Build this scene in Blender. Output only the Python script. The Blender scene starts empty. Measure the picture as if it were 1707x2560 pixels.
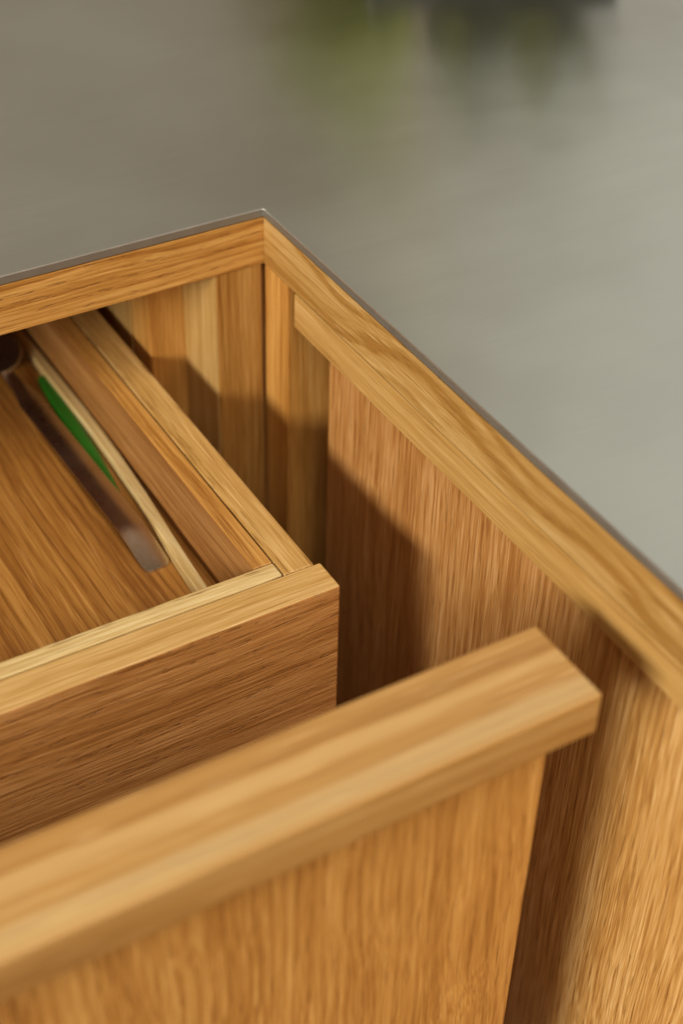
import bpy, bmesh, math, random
from mathutils import Vector, Matrix
random.seed(4)
S = bpy.context.scene
COL = S.collection

# ------------------------------------------------------------------ camera
cam_d = bpy.data.cameras.new('camera')
cam = bpy.data.objects.new('camera', cam_d); COL.objects.link(cam)
R = Matrix(((0.86241151, 0.30739372, -0.40218837),
            (-0.50568996, 0.55909216, -0.65703396),
            (0.02289226, 0.77001627, 0.63761343)))
cam.matrix_world = Matrix.Translation((-0.32368, -0.61142, 0.37806)) @ R.to_4x4()
cam_d.sensor_fit = 'HORIZONTAL'; cam_d.sensor_width = 24.0
cam_d.lens = 3906.9 / 1707 * 24.0
cam_d.clip_start = 0.01; cam_d.clip_end = 50
cam_d.dof.use_dof = True
cam_d.dof.focus_distance = 0.712
cam_d.dof.aperture_fstop = 4.5
cam_d.dof.aperture_blades = 9
S.camera = cam

# ------------------------------------------------------------------ world, lamps, exposure
W = bpy.data.worlds.new('World'); S.world = W; W.use_nodes = True
bg = W.node_tree.nodes['Background']
bg.inputs['Color'].default_value = (1.0, 0.52, 0.20, 1); bg.inputs['Strength'].default_value = 0.12

def area(name, loc, aim, sx, sy, power, color):
    l = bpy.data.lights.new(name, 'AREA'); l.shape = 'RECTANGLE'; l.size = sx; l.size_y = sy
    l.energy = power; l.color = color
    o = bpy.data.objects.new(name, l); COL.objects.link(o); o.location = loc
    o.rotation_euler = (Vector(aim) - Vector(loc)).to_track_quat('-Z', 'Y').to_euler()
    return o
area('window_light', (-2.40, -0.98, 0.73), (0, -0.1, -0.08), 1.10, 0.42, 71, (1.0, 0.95, 0.83))
area('ceiling_light', (0.15, -0.95, 2.25), (-0.05, -0.15, 0), 1.2, 0.9, 33, (1.0, 0.96, 0.86))
area('front_fill', (-0.9, -2.2, 2.35), (-0.2, 0, -0.1), 1.8, 1.2, 31, (1.0, 0.94, 0.82))  # added fill from the front, brightens the drawer and rail faces
for k_, (off_, w_, p_) in enumerate(((-1.95, 1.15, 4.0), (-0.62, 1.15, 3.3), (0.62, 0.95, 3.1), (1.85, 1.15, 3.6))):
    area('steel_reflection_panel', (1.6 + 0.894 * off_, 3.0 - 0.447 * off_, 1.9), (0.15 + 0.894 * off_, 0.1 - 0.447 * off_, 0), w_, 3.6, p_, (0.96, 1.0, 0.88))  # added glowing panels, gaps between them put soft streaks in the steel
area('steel_right_fill', (2.5, 1.5, 2.3), (0.3, 0.2, 0), 1.9, 2.6, 8, (0.93, 1.0, 0.98))  # added lamp, its reflection lightens the right side of the worktop

S.view_settings.view_transform = 'Standard'; S.view_settings.look = 'None'
S.cycles.use_denoising = True
S.cycles.sample_clamp_indirect = 4.0
S.view_settings.exposure = 0; S.view_settings.gamma = 1

# ------------------------------------------------------------------ material helpers
class NT:
    def __init__(s, name):
        s.m = bpy.data.materials.new(name); s.m.use_nodes = True
        s.t = s.m.node_tree; s.n = s.t.nodes; s.b = s.n['Principled BSDF']
    def new(s, kind, **kw):
        x = s.n.new(kind)
        for k, v in kw.items(): setattr(x, k, v)
        return x
    def put(s, sock, v):
        if hasattr(v, 'is_output') or isinstance(v, bpy.types.NodeSocket): s.t.links.new(v, sock)
        else: sock.default_value = v
    def math(s, op, a, b=0.0, c=0.0, clamp=False):
        x = s.new('ShaderNodeMath', operation=op); x.use_clamp = clamp
        for i, v in enumerate((a, b, c)): s.put(x.inputs[i], v)
        return x.outputs[0]
    def comb(s, x, y, z):
        c = s.new('ShaderNodeCombineXYZ')
        for i, v in enumerate((x, y, z)): s.put(c.inputs[i], v)
        return c.outputs[0]
    def noise(s, vec, scale=1.0, detail=2.0, rough=0.5):
        x = s.new('ShaderNodeTexNoise'); s.put(x.inputs['Vector'], vec)
        x.inputs['Scale'].default_value = scale; x.inputs['Detail'].default_value = detail
        x.inputs['Roughness'].default_value = rough
        return x.outputs[0]
    def smooth(s, v, lo, hi, a=0.0, b=1.0):
        x = s.new('ShaderNodeMapRange', interpolation_type='SMOOTHSTEP')
        s.put(x.inputs[0], v)
        for i, q in enumerate((lo, hi, a, b)): x.inputs[i + 1].default_value = q
        return x.outputs[0]
    def mix(s, f, a, b, mode='MIX'):
        x = s.new('ShaderNodeMix', data_type='RGBA', blend_type=mode)
        s.put(x.inputs[0], f); s.put(x.inputs[6], a); s.put(x.inputs[7], b)
        return x.outputs[2]

def wood(name, grain, dark, mid, light, ring=0.0032, pith=(0.11, 0.05), wave=0.012, ringc=0.5,
         pore=0.5, fibre=0.5, rough=0.42, bump=0.5, seed=0.0, fan=0.0, flame=0.0, porel=58, streaky=0.9, ragged=0.35, heart=None, sap=None):
    """oak: growth rings round a pith beside the board, fibres, pores and flecks along the grain axis"""
    N = NT(name)
    tc = N.new('ShaderNodeTexCoord'); sep = N.new('ShaderNodeSeparateXYZ')
    N.t.links.new(tc.outputs['Object'], sep.inputs[0])
    X, Y, Z = sep.outputs
    oi = N.new('ShaderNodeObjectInfo')
    off = N.math('MULTIPLY_ADD', oi.outputs['Random'], 3.0, seed)
    a, b, g = {'X': (Y, Z, X), 'Y': (X, Z, Y), 'Z': (X, Y, Z)}[grain]
    if fan:   # grain that leans over towards one edge of the board
        k = N.smooth(b, -0.02, -0.09, 0.0, fan)
        b = N.math('ADD', b, N.math('MULTIPLY', k, g))
    go = N.math('ADD', g, off)
    slow = N.noise(N.comb(N.math('MULTIPLY', a, 6), N.math('MULTIPLY', b, 6), N.math('MULTIPLY', go, 3.5)), 1, 2)
    med = N.noise(N.comb(N.math('MULTIPLY', a, 40), N.math('MULTIPLY', b, 40), N.math('MULTIPLY', go, 9.0)), 1, 2)
    warp = N.math('ADD', N.math('MULTIPLY', N.math('SUBTRACT', slow, 0.5), wave * 2), N.math('MULTIPLY', N.math('SUBTRACT', med, 0.5), wave * 0.25))
    da = N.math('ADD', N.math('ADD', a, pith[0]), warp)
    db = N.math('ADD', N.math('ADD', b, pith[1]), N.math('MULTIPLY', warp, 0.7))
    av, bv = N.math('ADD', a, N.math('MULTIPLY', warp, 0.6)), N.math('ADD', b, N.math('MULTIPLY', warp, 0.6))
    def gn(cross, along, det=2, r_=0.55):
        return N.noise(N.comb(N.math('MULTIPLY', av, cross), N.math('MULTIPLY', bv, cross), N.math('MULTIPLY', go, along)), 1, det, r_)
    streak = gn(95, 2.2)
    fib = gn(330, 8, 2, 0.6)
    hair = gn(950, 17, 2, 0.6)
    silk = gn(1700, 40, 1)
    po = gn(820, porel, 1)
    fl = gn(760, 24, 1)
    r = N.math('SQRT', N.math('ADD', N.math('MULTIPLY', da, da), N.math('MULTIPLY', db, db)))
    jit = N.math('MULTIPLY', N.math('SUBTRACT', fib, 0.5), ring * ragged)
    rr = N.math('DIVIDE', N.math('ADD', N.math('ADD', r, jit), N.math('MULTIPLY', med, ring * 0.6)), ring)
    f = N.math('FRACT', rr)
    early = N.smooth(f, 0.0, 0.45, 1.0, 0.0)
    early = N.math('MAXIMUM', early, N.smooth(f, 0.80, 1.0))
    bandrnd = N.noise(N.comb(N.math('MULTIPLY', rr, 0.45), 3.3, N.math('MULTIPLY', go, 0.8)), 1, 1)
    v = N.math('MULTIPLY_ADD', N.math('SUBTRACT', streak, 0.5), streaky, 0.52)
    v = N.math('MULTIPLY_ADD', N.math('SUBTRACT', fib, 0.5), fibre * 1.3, v)
    v = N.math('MULTIPLY_ADD', N.math('SUBTRACT', hair, 0.5), fibre * 1.7, v)
    v = N.math('MULTIPLY_ADD', N.math('SUBTRACT', silk, 0.5), fibre * 1.5, v)
    v = N.math('MULTIPLY_ADD', N.math('SUBTRACT', bandrnd, 0.5), 0.9 * ringc + 0.2, v)
    v = N.math('MULTIPLY_ADD', early, -0.26 * ringc, v, clamp=True)
    cr = N.new('ShaderNodeValToRGB'); N.t.links.new(v, cr.inputs[0])
    e = cr.color_ramp.elements
    e[0].position = 0.12; e[0].color = (*dark, 1); e[1].position = 0.86; e[1].color = (*light, 1)
    em = e.new(0.5); em.color = (*mid, 1)
    pm = N.math('MULTIPLY', N.smooth(po, 0.57, 0.68), N.math('MULTIPLY_ADD', early, 0.75, 0.25), clamp=True)
    pmask = N.math('MULTIPLY', pm, pore * 0.8)
    c = N.mix(pmask, cr.outputs[0], tuple(x * y for x, y in zip(dark, (0.60, 0.50, 0.42))) + (1,))
    fm = N.math('MULTIPLY', N.smooth(fl, 0.62, 0.74), 0.45)
    c = N.mix(fm, c, tuple(min(1, x * 1.25 + 0.02) for x in light) + (1,))
    if flame:
        blot = N.noise(N.comb(N.math('MULTIPLY', a, 26), N.math('MULTIPLY', b, 26), N.math('MULTIPLY', go, 12)), 1, 3)
        c = N.mix(N.math('MULTIPLY', N.smooth(blot, 0.45, 0.7), flame), c, tuple(x * y for x, y in zip(dark, (0.8, 0.75, 0.7))) + (1,))
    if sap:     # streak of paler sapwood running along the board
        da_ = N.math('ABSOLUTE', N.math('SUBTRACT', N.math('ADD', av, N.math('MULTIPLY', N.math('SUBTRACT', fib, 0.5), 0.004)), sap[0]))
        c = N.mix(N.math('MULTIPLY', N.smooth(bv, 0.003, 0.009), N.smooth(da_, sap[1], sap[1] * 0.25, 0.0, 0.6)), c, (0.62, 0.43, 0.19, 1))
    if heart:   # heartwood side of the veneer, a shade redder
        hb = N.math('ADD', bv, N.math('MULTIPLY', N.math('SUBTRACT', streak, 0.5), 0.06))
        c = N.mix(N.smooth(hb, heart[0], heart[1]), c, (0.84, 0.74, 0.74, 1), 'MULTIPLY')
    N.t.links.new(c, N.b.inputs['Base Color'])
    N.put(N.b.inputs['Roughness'], N.math('MULTIPLY_ADD', hair, 0.22, rough - 0.11))
    N.b.inputs['Specular IOR Level'].default_value = 0.45
    h = N.math('SUBTRACT', N.math('MULTIPLY_ADD', hair, 0.7, N.math('MULTIPLY', early, -0.2)), N.math('MULTIPLY', pm, 0.8))
    bp = N.new('ShaderNodeBump'); bp.inputs['Strength'].default_value = bump; bp.inputs['Distance'].default_value = 0.00035
    N.t.links.new(h, bp.inputs['Height']); N.t.links.new(bp.outputs[0], N.b.inputs['Normal'])
    return N.m

HON = ((0.36, 0.176, 0.038), (0.51, 0.295, 0.088), (0.64, 0.42, 0.175))      # honey oak
ORG = ((0.32, 0.130, 0.022), (0.48, 0.228, 0.050), (0.60, 0.33, 0.092))      # orange oak
PAL = ((0.42, 0.25, 0.08), (0.56, 0.38, 0.15), (0.70, 0.54, 0.27))          # pale sapwood
BRN = ((0.25, 0.096, 0.020), (0.43, 0.185, 0.048), (0.56, 0.28, 0.095))     # brown heartwood
AMB = ((0.34, 0.152, 0.034), (0.49, 0.258, 0.072), (0.64, 0.40, 0.16))      # amber veneer
def dim(p, k): return tuple(tuple(c * k for c in q) for q in p)
M = {}
M['rail_x'] = wood('oak_rail_x', 'X', *ORG, ring=0.0045, pith=(0.02, 0.055), wave=0.018, ringc=1.2, pore=0.7, porel=130, streaky=0.4, bump=0.7)
M['rail_y'] = wood('oak_rail_y', 'Y', *dim(HON, 0.94), ring=0.006, pith=(0.055, 0.02), wave=0.02, ringc=1.3, pore=0.4, porel=110, streaky=0.5, bump=0.6, seed=1.7)
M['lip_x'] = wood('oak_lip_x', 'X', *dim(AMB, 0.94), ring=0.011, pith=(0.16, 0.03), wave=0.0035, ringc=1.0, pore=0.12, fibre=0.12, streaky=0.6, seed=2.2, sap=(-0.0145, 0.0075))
M['lip_y'] = wood('oak_lip_y', 'Y', *dim(HON, 1.02), ring=0.007, pith=(0.09, 0.04), wave=0.006, ringc=0.4, pore=0.25, fibre=0.3, seed=0.6)
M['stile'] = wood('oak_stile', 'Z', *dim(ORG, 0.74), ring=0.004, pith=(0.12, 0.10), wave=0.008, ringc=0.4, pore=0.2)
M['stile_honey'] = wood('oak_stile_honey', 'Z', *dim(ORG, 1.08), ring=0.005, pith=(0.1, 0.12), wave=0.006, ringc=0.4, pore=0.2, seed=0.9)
M['pale'] = wood('oak_sapwood', 'Z', (0.37, 0.20, 0.05), (0.49, 0.295, 0.095), (0.60, 0.40, 0.165), ring=0.006, pith=(0.10, 0.05), wave=0.008, ringc=0.5, pore=0.15, seed=0.4)
M['panel_front'] = wood('oak_front_panel', 'Z', *dim(ORG, 1.12), ring=0.0060, pith=(0.03, 0.05), wave=0.026, ringc=0.5, pore=0.4, fibre=0.6, bump=0.9, streaky=0.3, seed=1.1)
M['panel_side'] = wood('oak_side_panel', 'Z', *dim(AMB, 1.15), heart=(0.20, 0.28), ring=0.0045, pith=(0.09, 0.05), wave=0.014, ringc=0.4, pore=0.4, fibre=0.75, bump=1.0, streaky=0.35, seed=0.2, fan=0.12)
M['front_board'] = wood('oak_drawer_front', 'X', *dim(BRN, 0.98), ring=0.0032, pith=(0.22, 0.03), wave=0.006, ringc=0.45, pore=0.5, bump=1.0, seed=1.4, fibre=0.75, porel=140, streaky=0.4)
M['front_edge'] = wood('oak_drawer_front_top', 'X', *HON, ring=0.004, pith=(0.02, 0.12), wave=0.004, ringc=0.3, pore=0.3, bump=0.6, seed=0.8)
M['side_board'] = wood('oak_drawer_side', 'Y', *HON, ring=0.006, pith=(0.05, 0.09), wave=0.004, ringc=0.35, pore=0.85, bump=0.9, seed=2.9)
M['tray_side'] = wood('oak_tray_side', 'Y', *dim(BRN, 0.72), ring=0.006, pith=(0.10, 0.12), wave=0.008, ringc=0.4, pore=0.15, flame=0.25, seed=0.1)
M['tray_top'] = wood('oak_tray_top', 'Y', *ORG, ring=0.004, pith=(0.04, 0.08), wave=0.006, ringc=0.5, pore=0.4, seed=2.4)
M['tray_front'] = wood('oak_tray_front', 'X', *PAL, ring=0.003, pith=(0.03, 0.10), wave=0.003, ringc=0.5, pore=0.9, bump=0.9, seed=1.9)
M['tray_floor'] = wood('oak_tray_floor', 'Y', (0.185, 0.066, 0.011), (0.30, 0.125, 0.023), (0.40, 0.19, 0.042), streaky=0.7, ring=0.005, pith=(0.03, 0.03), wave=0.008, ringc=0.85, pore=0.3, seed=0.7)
M['stick'] = wood('pale_stick_wood', 'Y', *dim(PAL, 0.86), ring=0.004, wave=0.004, ringc=0.3, pore=0.1, flame=0.2, seed=0.3)
M['carcass'] = wood('oak_carcass', 'Z', *BRN, ring=0.006, ringc=0.3, pore=0.2, seed=0.5)

def plain(name, col, rough=0.5, metal=0.0, spec=0.5):
    N = NT(name)
    tc = N.new('ShaderNodeTexCoord')
    n = N.noise(tc.outputs['Object'], 60, 3)
    c = N.mix(n, tuple(x * 0.85 for x in col) + (1,), tuple(min(1, x * 1.12) for x in col) + (1,))
    N.t.links.new(c, N.b.inputs['Base Color'])
    N.put(N.b.inputs['Roughness'], N.math('MULTIPLY_ADD', n, 0.12, rough - 0.06))
    N.b.inputs['Metallic'].default_value = metal; N.b.inputs['Specular IOR Level'].default_value = spec
    return N.m
M['cutlery'] = plain('cutlery_steel', (0.60, 0.54, 0.45), 0.28, 1.0)
M['green'] = plain('green_plastic', (0.010, 0.105, 0.003), 0.5)
M['black'] = plain('black_ceramic', (0.012, 0.013, 0.012), 0.35)
M['soil'] = plain('dark_soil', (0.03, 0.02, 0.012), 0.9)
M['leaf'] = plain('leaf_green', (0.22, 0.25, 0.025), 0.5)
M['leaf_dark'] = plain('leaf_dark_green', (0.15, 0.17, 0.05), 0.5)
M['stem'] = plain('pale_stem', (0.40, 0.34, 0.22), 0.6)
M['floor'] = plain('floor_stone', (0.16, 0.13, 0.10), 0.6)

def steel():
    N = NT('brushed_steel')
    tc = N.new('ShaderNodeTexCoord'); sep = N.new('ShaderNodeSeparateXYZ')
    N.t.links.new(tc.outputs['Object'], sep.inputs[0]); x, y, z = sep.outputs
    fine = N.noise(N.comb(N.math('MULTIPLY', x, 14), N.math('MULTIPLY', y, 1500), N.math('MULTIPLY', z, 300)), 1, 3, 0.65)
    broad = N.noise(N.comb(N.math('MULTIPLY', x, 5), N.math('MULTIPLY', y, 130), 0.0), 1, 2)
    cloud = N.noise(tc.outputs['Object'], 7, 3)
    scr = N.noise(N.comb(N.math('MULTIPLY', x, 22), N.math('MULTIPLY', N.math('ADD', y, N.math('MULTIPLY', x, 0.06)), 700), 0.0), 1, 1)
    sm = N.smooth(scr, 0.74, 0.80)
    v = N.math('MULTIPLY_ADD', fine, 0.7, N.math('MULTIPLY', broad, 0.3))
    c = N.mix(v, (0.54, 0.54, 0.485, 1), (0.67, 0.67, 0.61, 1))
    c = N.mix(N.smooth(cloud, 0.35, 0.68), N.mix(0.5, c, (0.50, 0.49, 0.44, 1)), c)
    c = N.mix(N.math('MULTIPLY', sm, 0.25), c, (0.8, 0.78, 0.74, 1))
    N.t.links.new(c, N.b.inputs['Base Color'])
    N.b.inputs['Metallic'].default_value = 1.0
    N.put(N.b.inputs['Roughness'], N.math('MULTIPLY_ADD', cloud, 0.10, N.math('MULTIPLY_ADD', fine, 0.08, 0.21)))
    N.b.inputs['Anisotropic'].default_value = 0.6
    N.put(N.b.inputs['Tangent'], N.comb(0.0, 1.0, 0.0))
    bw_ = N.new('ShaderNodeBump'); bw_.inputs['Strength'].default_value = 0.35; bw_.inputs['Distance'].default_value = 0.004
    N.t.links.new(N.noise(tc.outputs['Object'], 9, 2), bw_.inputs['Height'])
    bp = N.new('ShaderNodeBump'); bp.inputs['Strength'].default_value = 0.045; bp.inputs['Distance'].default_value = 0.0002
    N.t.links.new(bw_.outputs[0], bp.inputs['Normal']); N.t.links.new(fine, bp.inputs['Height']); N.t.links.new(bp.outputs[0], N.b.inputs['Normal'])
    return N.m
M['steel'] = steel()
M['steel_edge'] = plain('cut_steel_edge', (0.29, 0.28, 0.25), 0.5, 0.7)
M['steel_arris'] = plain('eased_steel_arris', (0.86, 0.85, 0.80), 0.36, 1.0)  # bevel colour lifted to paint in the bright highlight line

# ------------------------------------------------------------------ object helpers
def tag(o, label, cat, group=None, kind=None):
    if label: o['label'] = label
    if cat: o['category'] = cat
    if group: o['group'] = group
    if kind: o['kind'] = kind
    return o
def thing(name, loc, label, cat):
    o = bpy.data.objects.new(name, None); COL.objects.link(o); o.location = loc
    o.empty_display_size = 0.02
    return tag(o, label, cat)
def wpos(o):
    v = Vector(o.location)
    while o.parent: o = o.parent; v = v + Vector(o.location)
    return v
def link(name, bm, mats, loc, parent=None, smooth=False):
    bmesh.ops.recalc_face_normals(bm, faces=bm.faces)
    me = bpy.data.meshes.new(name); bm.to_mesh(me); bm.free()
    for m in (mats if isinstance(mats, (list, tuple)) else [mats]): me.materials.append(m)
    if smooth:
        for p in me.polygons: p.use_smooth = True
    o = bpy.data.objects.new(name, me); COL.objects.link(o)
    loc = Vector(loc)
    if parent: o.parent = parent; loc = loc - wpos(parent)
    o.location = loc
    return o
def board(name, lo, hi, mat, parent=None, bev=0.0007, segs=2, top=None, only=None):
    """a board with eased edges, standing on its own centre; top = second material for its upper face"""
    lo, hi = Vector(lo), Vector(hi); c = (lo + hi) / 2; s = hi - lo
    bm = bmesh.new(); bmesh.ops.create_cube(bm, size=1)
    for v in bm.verts: v.co = Vector((v.co.x * s.x, v.co.y * s.y, v.co.z * s.z))
    if bev:
        es = [e for e in bm.edges if only is None or only(e, c)]
        bmesh.ops.bevel(bm, geom=es, offset=bev, segments=segs, affect='EDGES', profile=0.5)
    mats = [mat]
    if top:
        mats.append(top); bm.normal_update()
        for f in bm.faces:
            if f.normal.z > 0.5: f.material_index = 1
    return link(name, bm, mats, c, parent)
def prism(name, pts, z0, z1, mat, parent=None, bev=0.0004, loc=(0, 0, 0)):
    bm = bmesh.new(); loc = Vector(loc)
    vs = [bm.verts.new((x - loc.x, y - loc.y, z0 - loc.z)) for x, y in pts]
    f = bm.faces.new(vs)
    r = bmesh.ops.extrude_face_region(bm, geom=[f])
    for v in r['geom']:
        if isinstance(v, bmesh.types.BMVert): v.co.z = z1 - loc.z
    if bev: bmesh.ops.bevel(bm, geom=list(bm.edges), offset=bev, segments=2, affect='EDGES', profile=0.5)
    return link(name, bm, mat, loc, parent)

# ------------------------------------------------------------------ the setting
def sheet(name, x0, x1, y0, y1, z, mat):
    bm = bmesh.new()
    bm.faces.new([bm.verts.new(p) for p in ((x0, y0, 0), (x1, y0, 0), (x1, y1, 0), (x0, y1, 0))])
    o = link(name, bm, mat, (0, 0, z)); o['kind'] = 'structure'; return o
sheet('floor', -4, 3, -4, 3, -0.90, M['floor'])

# steel worktop: an L round the corner
T = -0.0045
ct = prism('countertop', [(-1.4, 0), (0, 0), (0, -1.0), (0.75, -1.0), (0.75, 0.75), (-1.4, 0.75)], T, 0.0, [M['steel'], M['steel_edge'], M['steel_arris']], bev=0.0005)
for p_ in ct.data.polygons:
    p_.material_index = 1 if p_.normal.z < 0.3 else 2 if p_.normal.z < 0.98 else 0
tag(ct, 'brushed stainless steel worktop sheet wrapping the wooden corner', 'countertop')

# ------------------------------------------------------------------ left cabinet run (behind the drawers)
cab = thing('base_cabinet', (-0.5, 0.3, -0.9), 'oak base cabinet behind the open drawers, horizontal rail under the steel', 'cabinet')
G = 0.0005
board('top_rail', (-1.0, 0.0, -0.031), (0.024, 0.022, T - G), M['rail_x'], cab, bev=0.0004)
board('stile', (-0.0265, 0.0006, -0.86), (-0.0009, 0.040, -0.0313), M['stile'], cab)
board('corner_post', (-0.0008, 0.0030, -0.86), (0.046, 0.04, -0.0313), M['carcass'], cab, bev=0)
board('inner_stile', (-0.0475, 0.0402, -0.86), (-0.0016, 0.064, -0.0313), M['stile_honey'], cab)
board('stile_lining', (-0.0272, 0.0016, -0.86), (-0.0266, 0.0398, -0.0313), M['pale'], cab, bev=0)
board('side_panel', (-0.0482, 0.0645, -0.86), (-0.030, 0.60, -0.0313), M['pale'], cab)
board('back_panel', (-1.0, 0.601, -0.86), (-0.030, 0.615, -0.0313), M['carcass'], cab, bev=0)
board('left_side_panel', (-1.02, 0.0, -0.86), (-1.001, 0.60, -0.0313), M['carcass'], cab, bev=0)
board('cabinet_floor', (-1.0, 0.0, -0.88), (-0.031, 0.60, -0.861), M['carcass'], cab, bev=0)
board('top_panel', (-1.0, 0.0225, -0.0300), (-0.0003, 0.60, T - G - 0.001), M['carcass'], cab, bev=0)

# ------------------------------------------------------------------ right cabinet run
rc = thing('corner_cabinet', (0.3, -0.5, -0.9), 'oak cabinet along the right, tall door under a rail and steel edge', 'cabinet')
board('top_rail', (0.0, -1.0, -0.031), (0.022, -0.0001, T - G), M['rail_y'], rc, bev=0.0004)
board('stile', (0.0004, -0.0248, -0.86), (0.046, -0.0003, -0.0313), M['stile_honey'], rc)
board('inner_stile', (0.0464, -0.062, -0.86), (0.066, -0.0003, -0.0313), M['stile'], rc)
door = board('door', (0.008, -0.96, -0.80), (0.026, -0.0536, -0.0521), M['panel_side'], rc)
board('door_lip', (0.0003, -0.985, -0.0518), (0.042, -0.0308, -0.0322), M['lip_y'], door, bev=0.0010, segs=3)
board('side_panel', (0.0665, -1.0, -0.86), (0.08, 0.0, -0.0313), M['carcass'], rc, bev=0)
board('cabinet_floor', (0.03, -1.0, -0.88), (0.066, 0.0, -0.861), M['carcass'], rc, bev=0)

# ------------------------------------------------------------------ large drawer, pulled out furthest
ld = thing('large_drawer', (-0.4, -0.2, -0.5), 'wide oak drawer pulled furthest out, thick lip along its top edge', 'drawer')
fp = board('front_panel', (-0.83, -0.316, -0.46), (-0.0495, -0.298, -0.0530), M['panel_front'], ld)
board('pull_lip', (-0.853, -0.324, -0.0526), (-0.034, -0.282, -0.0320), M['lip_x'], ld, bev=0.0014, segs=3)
board('side_board', (-0.074, -0.2975, -0.44), (-0.060, 0.20, -0.20), M['side_board'], ld)
board('side_board', (-0.822, -0.2975, -0.44), (-0.808, 0.20, -0.20), M['side_board'], ld)
board('back_board', (-0.8075, 0.186, -0.44), (-0.0745, 0.20, -0.20), M['front_board'], ld)
board('bottom_board', (-0.8075, -0.2975, -0.44), (-0.0745, 0.1855, -0.43), M['tray_floor'], ld)

# ------------------------------------------------------------------ inner drawer
ZB = -0.0930
idr = thing('inner_drawer', (-0.35, 0.0, -0.16), 'shallow oak inner drawer set behind the wide drawer front', 'drawer')
def ftop(e, c): return True
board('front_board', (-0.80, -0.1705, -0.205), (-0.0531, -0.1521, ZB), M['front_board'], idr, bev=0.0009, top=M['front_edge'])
board('side_board', (-0.0716, -0.1518, -0.160), (-0.0562, 0.33, ZB - 0.0002), M['side_board'], idr, bev=0.0008)
board('side_board', (-0.797, -0.1518, -0.160), (-0.782, 0.33, ZB - 0.0002), M['side_board'], idr, bev=0.0008)
board('back_board', (-0.7815, 0.315, -0.160), (-0.0721, 0.33, ZB - 0.0002), M['front_board'], idr)
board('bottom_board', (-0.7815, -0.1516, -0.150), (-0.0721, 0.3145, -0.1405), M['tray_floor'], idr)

# ------------------------------------------------------------------ cutlery tray resting in it
ZF = -0.1330
tray = thing('cutlery_tray', (-0.35, 0.0, -0.1400), 'oak cutlery tray lying in the inner drawer, pale front edge', 'tray')
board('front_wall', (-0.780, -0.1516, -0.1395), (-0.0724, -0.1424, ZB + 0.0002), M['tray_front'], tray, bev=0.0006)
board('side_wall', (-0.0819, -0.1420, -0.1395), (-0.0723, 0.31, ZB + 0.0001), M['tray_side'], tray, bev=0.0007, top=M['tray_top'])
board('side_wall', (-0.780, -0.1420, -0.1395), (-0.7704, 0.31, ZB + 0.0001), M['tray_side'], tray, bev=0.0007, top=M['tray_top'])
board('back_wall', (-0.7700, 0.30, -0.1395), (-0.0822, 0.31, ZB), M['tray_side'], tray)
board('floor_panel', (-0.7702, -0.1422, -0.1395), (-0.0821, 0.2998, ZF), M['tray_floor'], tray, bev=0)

# ------------------------------------------------------------------ things lying in the tray
def strip_solid(name, stations, mat, parent=None, loc=(0, 0, 0), smooth=True, square=False):
    """stations: (centre, half width, thickness, direction) with a bevelled cross-section"""
    bm = bmesh.new(); loc = Vector(loc); rings = []
    for c, hw, th, dr, crown in stations:
        c = Vector(c); dr = Vector(dr).normalized(); side = Vector((dr.y, -dr.x, 0)); up = Vector((0, 0, 1))
        prof = [(-1, 0), (-1, 0.45), (-0.55, 0.45 + 0.55 * crown), (0.55, 0.45 + 0.55 * crown), (1, 0.45), (1, 0)]
        if square: prof = [(-1, 0), (-1, 0.88), (-0.86, 1), (0.86, 1), (1, 0.88), (1, 0)]
        rings.append([bm.verts.new(c - loc + side * (hw * u) + up * (th * w)) for u, w in prof])
    for r0, r1 in zip(rings, rings[1:]):
        n = len(r0)
        for i in range(n): bm.faces.new((r0[i], r0[(i + 1) % n], r1[(i + 1) % n], r1[i]))
    bm.faces.new(rings[0]); bm.faces.new(list(reversed(rings[-1])))
    return link(name, bm, mat, loc, parent, smooth)

sst = []
for y, x in ((-0.1405, -0.0937), (-0.107, -0.0927), (-0.069, -0.0905), (-0.0286, -0.0878), (0.008, -0.0862), (0.039, -0.0856), (0.063, -0.0860), (0.100, -0.0866), (0.150, -0.0872)):
    sst.append(((x, y, ZF + 0.0002), 0.0029, 0.0066, (0.03, 1, 0), 1.0))
st = strip_solid('wooden_stick', sst, M['stick'], None, (-0.088, -0.03, ZF), smooth=False, square=True)
tag(st, 'pale thin wooden stick lying along the tray side wall', 'stick')
# spoon with a flat steel handle
sp = thing('spoon', (-0.108, 0.0, ZF), 'steel spoon with a flat round-ended handle on the tray floor', 'spoon')
stn = []
y0, y1 = -0.0800, 0.086
pts = [(0.0, 0.0038), (0.0012, 0.0054), (0.0030, 0.0063)] + [(0.0048 + k * 0.004, 0.0066 - 0.00001 * k) for k in range(39)]
for d, hw in pts:
    t = d / (y1 - y0)
    th = 0.0009 + 0.0009 * min(1, d / 0.02)
    lift = 0.0042 * min(1, d / 0.030) ** 1.2 if d < 0.030 else 0.0042 - 0.0022 * (d - 0.03) / 0.13
    stn.append(((-0.1018 - 0.0038 * t, y0 + d, ZF + 0.0003 + lift), hw * 1.07, th, (-0.02, 1, 0), 1.0))
stn.append(((-0.1056, 0.090, ZF + 0.003), 0.0050, 0.0020, (-0.1, 1, 0), 1.0))
stn.append(((-0.1078, 0.104, ZF + 0.006), 0.0036, 0.0024, (-0.15, 1, 0), 1.0))
hd = strip_solid('handle', stn, M['cutlery'], sp, (-0.105, 0.0, ZF), smooth=True)
hd.data.set_sharp_from_angle(angle=math.radians(28))
bm = bmesh.new(); NU, NV = 24, 7; top = []; bot = []
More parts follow.
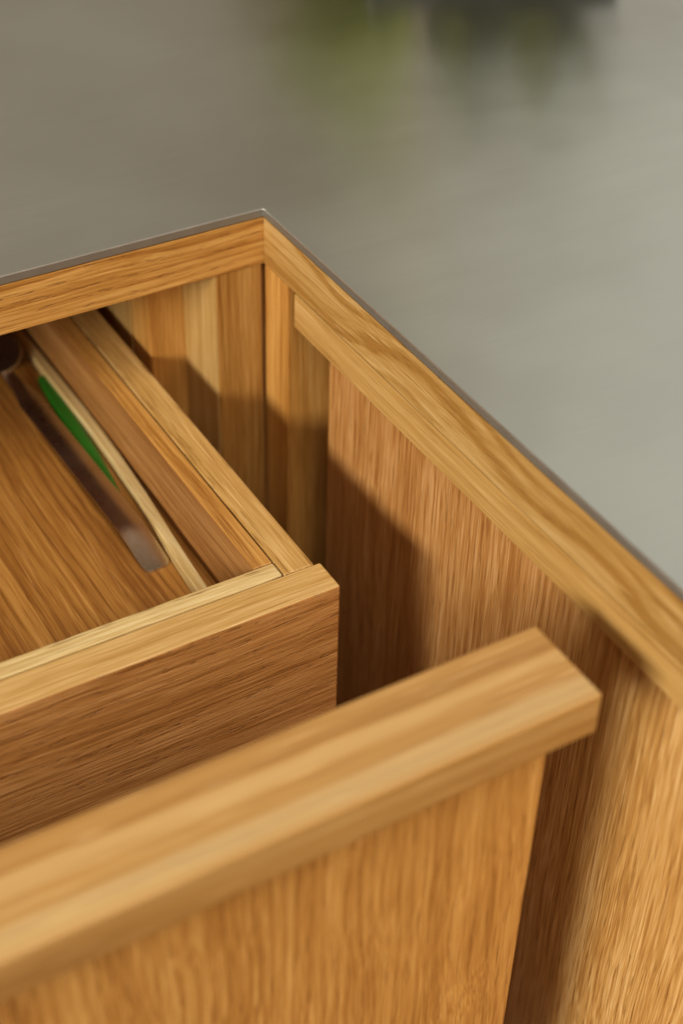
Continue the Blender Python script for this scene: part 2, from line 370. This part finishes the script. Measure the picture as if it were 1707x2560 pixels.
for lay, dz in ((top, 0.0), (bot, -0.0012)):
    for j in range(NV + 1):
        q = j / NV; row = []
        for i in range(NU):
            an = 2 * math.pi * i / NU
            rx = 0.021 * q; ry = 0.031 * q
            row.append(bm.verts.new((rx * math.sin(an) * (1 - 0.12 * math.cos(an)), ry * math.cos(an), 0.0085 * q * q + dz)))
        lay.append(row)
for lay in (top, bot):
    for j in range(NV):
        for i in range(NU):
            k = (i + 1) % NU
            if j == 0:
                if i == 0: pass
            bm.faces.new((lay[j][i], lay[j][k], lay[j + 1][k], lay[j + 1][i])) if j else None
    bm.faces.new(lay[1])
for i in range(NU):
    k = (i + 1) % NU
    bm.faces.new((top[NV][i], top[NV][k], bot[NV][k], bot[NV][i]))
bmesh.ops.delete(bm, geom=[v for v in bm.verts if not v.link_faces], context='VERTS')
bw = link('bowl', bm, M['cutlery'], (-0.1130, 0.1330, ZF + 0.0016), sp, True)

# green pointed blade, leaning against the stick
gst = []
for y, x, hw in ((0.098, -0.0896, 0.0037), (0.090, -0.0904, 0.0041), (0.066, -0.0923, 0.0045), (0.042, -0.0938, 0.0046), (0.019, -0.0949, 0.0044), (0.006, -0.0957, 0.0039), (-0.004, -0.0962, 0.0033), (-0.014, -0.0967, 0.0025), (-0.024, -0.0971, 0.0014), (-0.032, -0.0974, 0.0003)):
    gst.append(((x, y, ZF + 0.0012), hw, 0.0020, (0.05, -1, 0), 1.0))
gb = strip_solid('plastic_blade', gst, M['green'], None, (-0.092, 0.03, ZF), smooth=False)
tag(gb, 'green pointed plastic blade between the steel handle and pale stick', 'blade')

# wooden spoon handle lying further back in the dark
wst = []
for t in [k / 8 for k in range(9)]:
    wst.append(((-0.0925 - 0.022 * t, 0.122 + 0.14 * t, ZF + 0.001), 0.0045, 0.005, (-0.14, 1, 0), 1.0))
ws = strip_solid('wooden_utensil', wst, M['tray_side'], None, (-0.10, 0.17, ZF))
tag(ws, 'wooden utensil handle lying in the dark back of the tray', 'utensil')

# ------------------------------------------------------------------ planter at the back of the worktop
ang = math.atan2(127.9 - 232.7, 333.1 - 135.7)
ux = Vector((math.cos(ang), math.sin(ang), 0)); uy = Vector((-math.sin(ang), math.cos(ang), 0))
base = Vector((0.250, 0.1735, 0.0)) + uy * 0.090 + ux * 0.012
pl = thing('planter', base, 'black planter box with green leaves standing at the back of the worktop', 'planter')
pl.rotation_euler = (0, 0, ang)
def pchild(name, bm, mat, loc=(0, 0, 0), smooth=False):
    bmesh.ops.recalc_face_normals(bm, faces=bm.faces)
    me = bpy.data.meshes.new(name); bm.to_mesh(me); bm.free(); me.materials.append(mat)
    if smooth:
        for p in me.polygons: p.use_smooth = True
    o = bpy.data.objects.new(name, me); COL.objects.link(o); o.parent = pl; o.location = loc; return o
bm = bmesh.new(); bmesh.ops.create_cube(bm, size=1)
for v in bm.verts: v.co = Vector((v.co.x * 0.165, v.co.y * 0.11, (v.co.z + 0.5) * 0.026 + 0.0005))
tp = [f for f in bm.faces if f.calc_center_median().z > 0.024]
r = bmesh.ops.inset_region(bm, faces=tp, thickness=0.006)
for v in tp[0].verts: v.co.z -= 0.006
bmesh.ops.bevel(bm, geom=[e for e in bm.edges], offset=0.0015, segments=2, affect='EDGES', profile=0.5)
pchild('pot', bm, M['black'])
bm = bmesh.new(); bmesh.ops.create_grid(bm, x_segments=14, y_segments=8, size=0.5)
for v in bm.verts: v.co = Vector((v.co.x * 0.148, v.co.y * 0.094, 0.022 + random.uniform(0, 0.004)))
pchild('soil', bm, M['soil'])
def leaf(L, Wd, mat, loc, yaw, pitch):
    bm = bmesh.new(); rows = []
    for k in range(7):
        t = k / 6; w = Wd * math.sin(math.pi * min(1, t * 0.96 + 0.04)) ** 0.8
        rows.append([bm.verts.new((L * t, -w, -0.10 * L * t * t * 3)), bm.verts.new((L * t, 0, -0.30 * L * t * t - 0.12 * w)), bm.verts.new((L * t, w, -0.10 * L * t * t * 3))])
    for a, b in zip(rows, rows[1:]):
        for i in range(2): bm.faces.new((a[i], a[i + 1], b[i + 1], b[i]))
    o = pchild('leaf', bm, mat, loc, True); o.rotation_euler = (0, -pitch, yaw)
    so = o.modifiers.new('thick', 'SOLIDIFY'); so.thickness = 0.0006
for k in range(64):
    if k < 30:      # light leaves trailing over the left end of the box
        leaf(random.uniform(0.08, 0.13), random.uniform(0.013, 0.02), M['leaf'], (random.uniform(-0.072, -0.04), random.uniform(-0.035, 0.03), 0.020),
             random.uniform(2.4, 4.3), random.uniform(0.35, 1.5))
    else:
        leaf(random.uniform(0.06, 0.11), random.uniform(0.012, 0.018), M['leaf_dark'], (random.uniform(-0.06, 0.07), random.uniform(-0.035, 0.035), 0.020),
             random.uniform(-math.pi, math.pi), random.uniform(0.8, 1.5))
bm = bmesh.new(); bmesh.ops.create_cone(bm, segments=8, radius1=0.008, radius2=0.006, depth=0.22, cap_ends=True)
pchild('stem', bm, M['stem'], (-0.045, -0.042, 0.140), True)
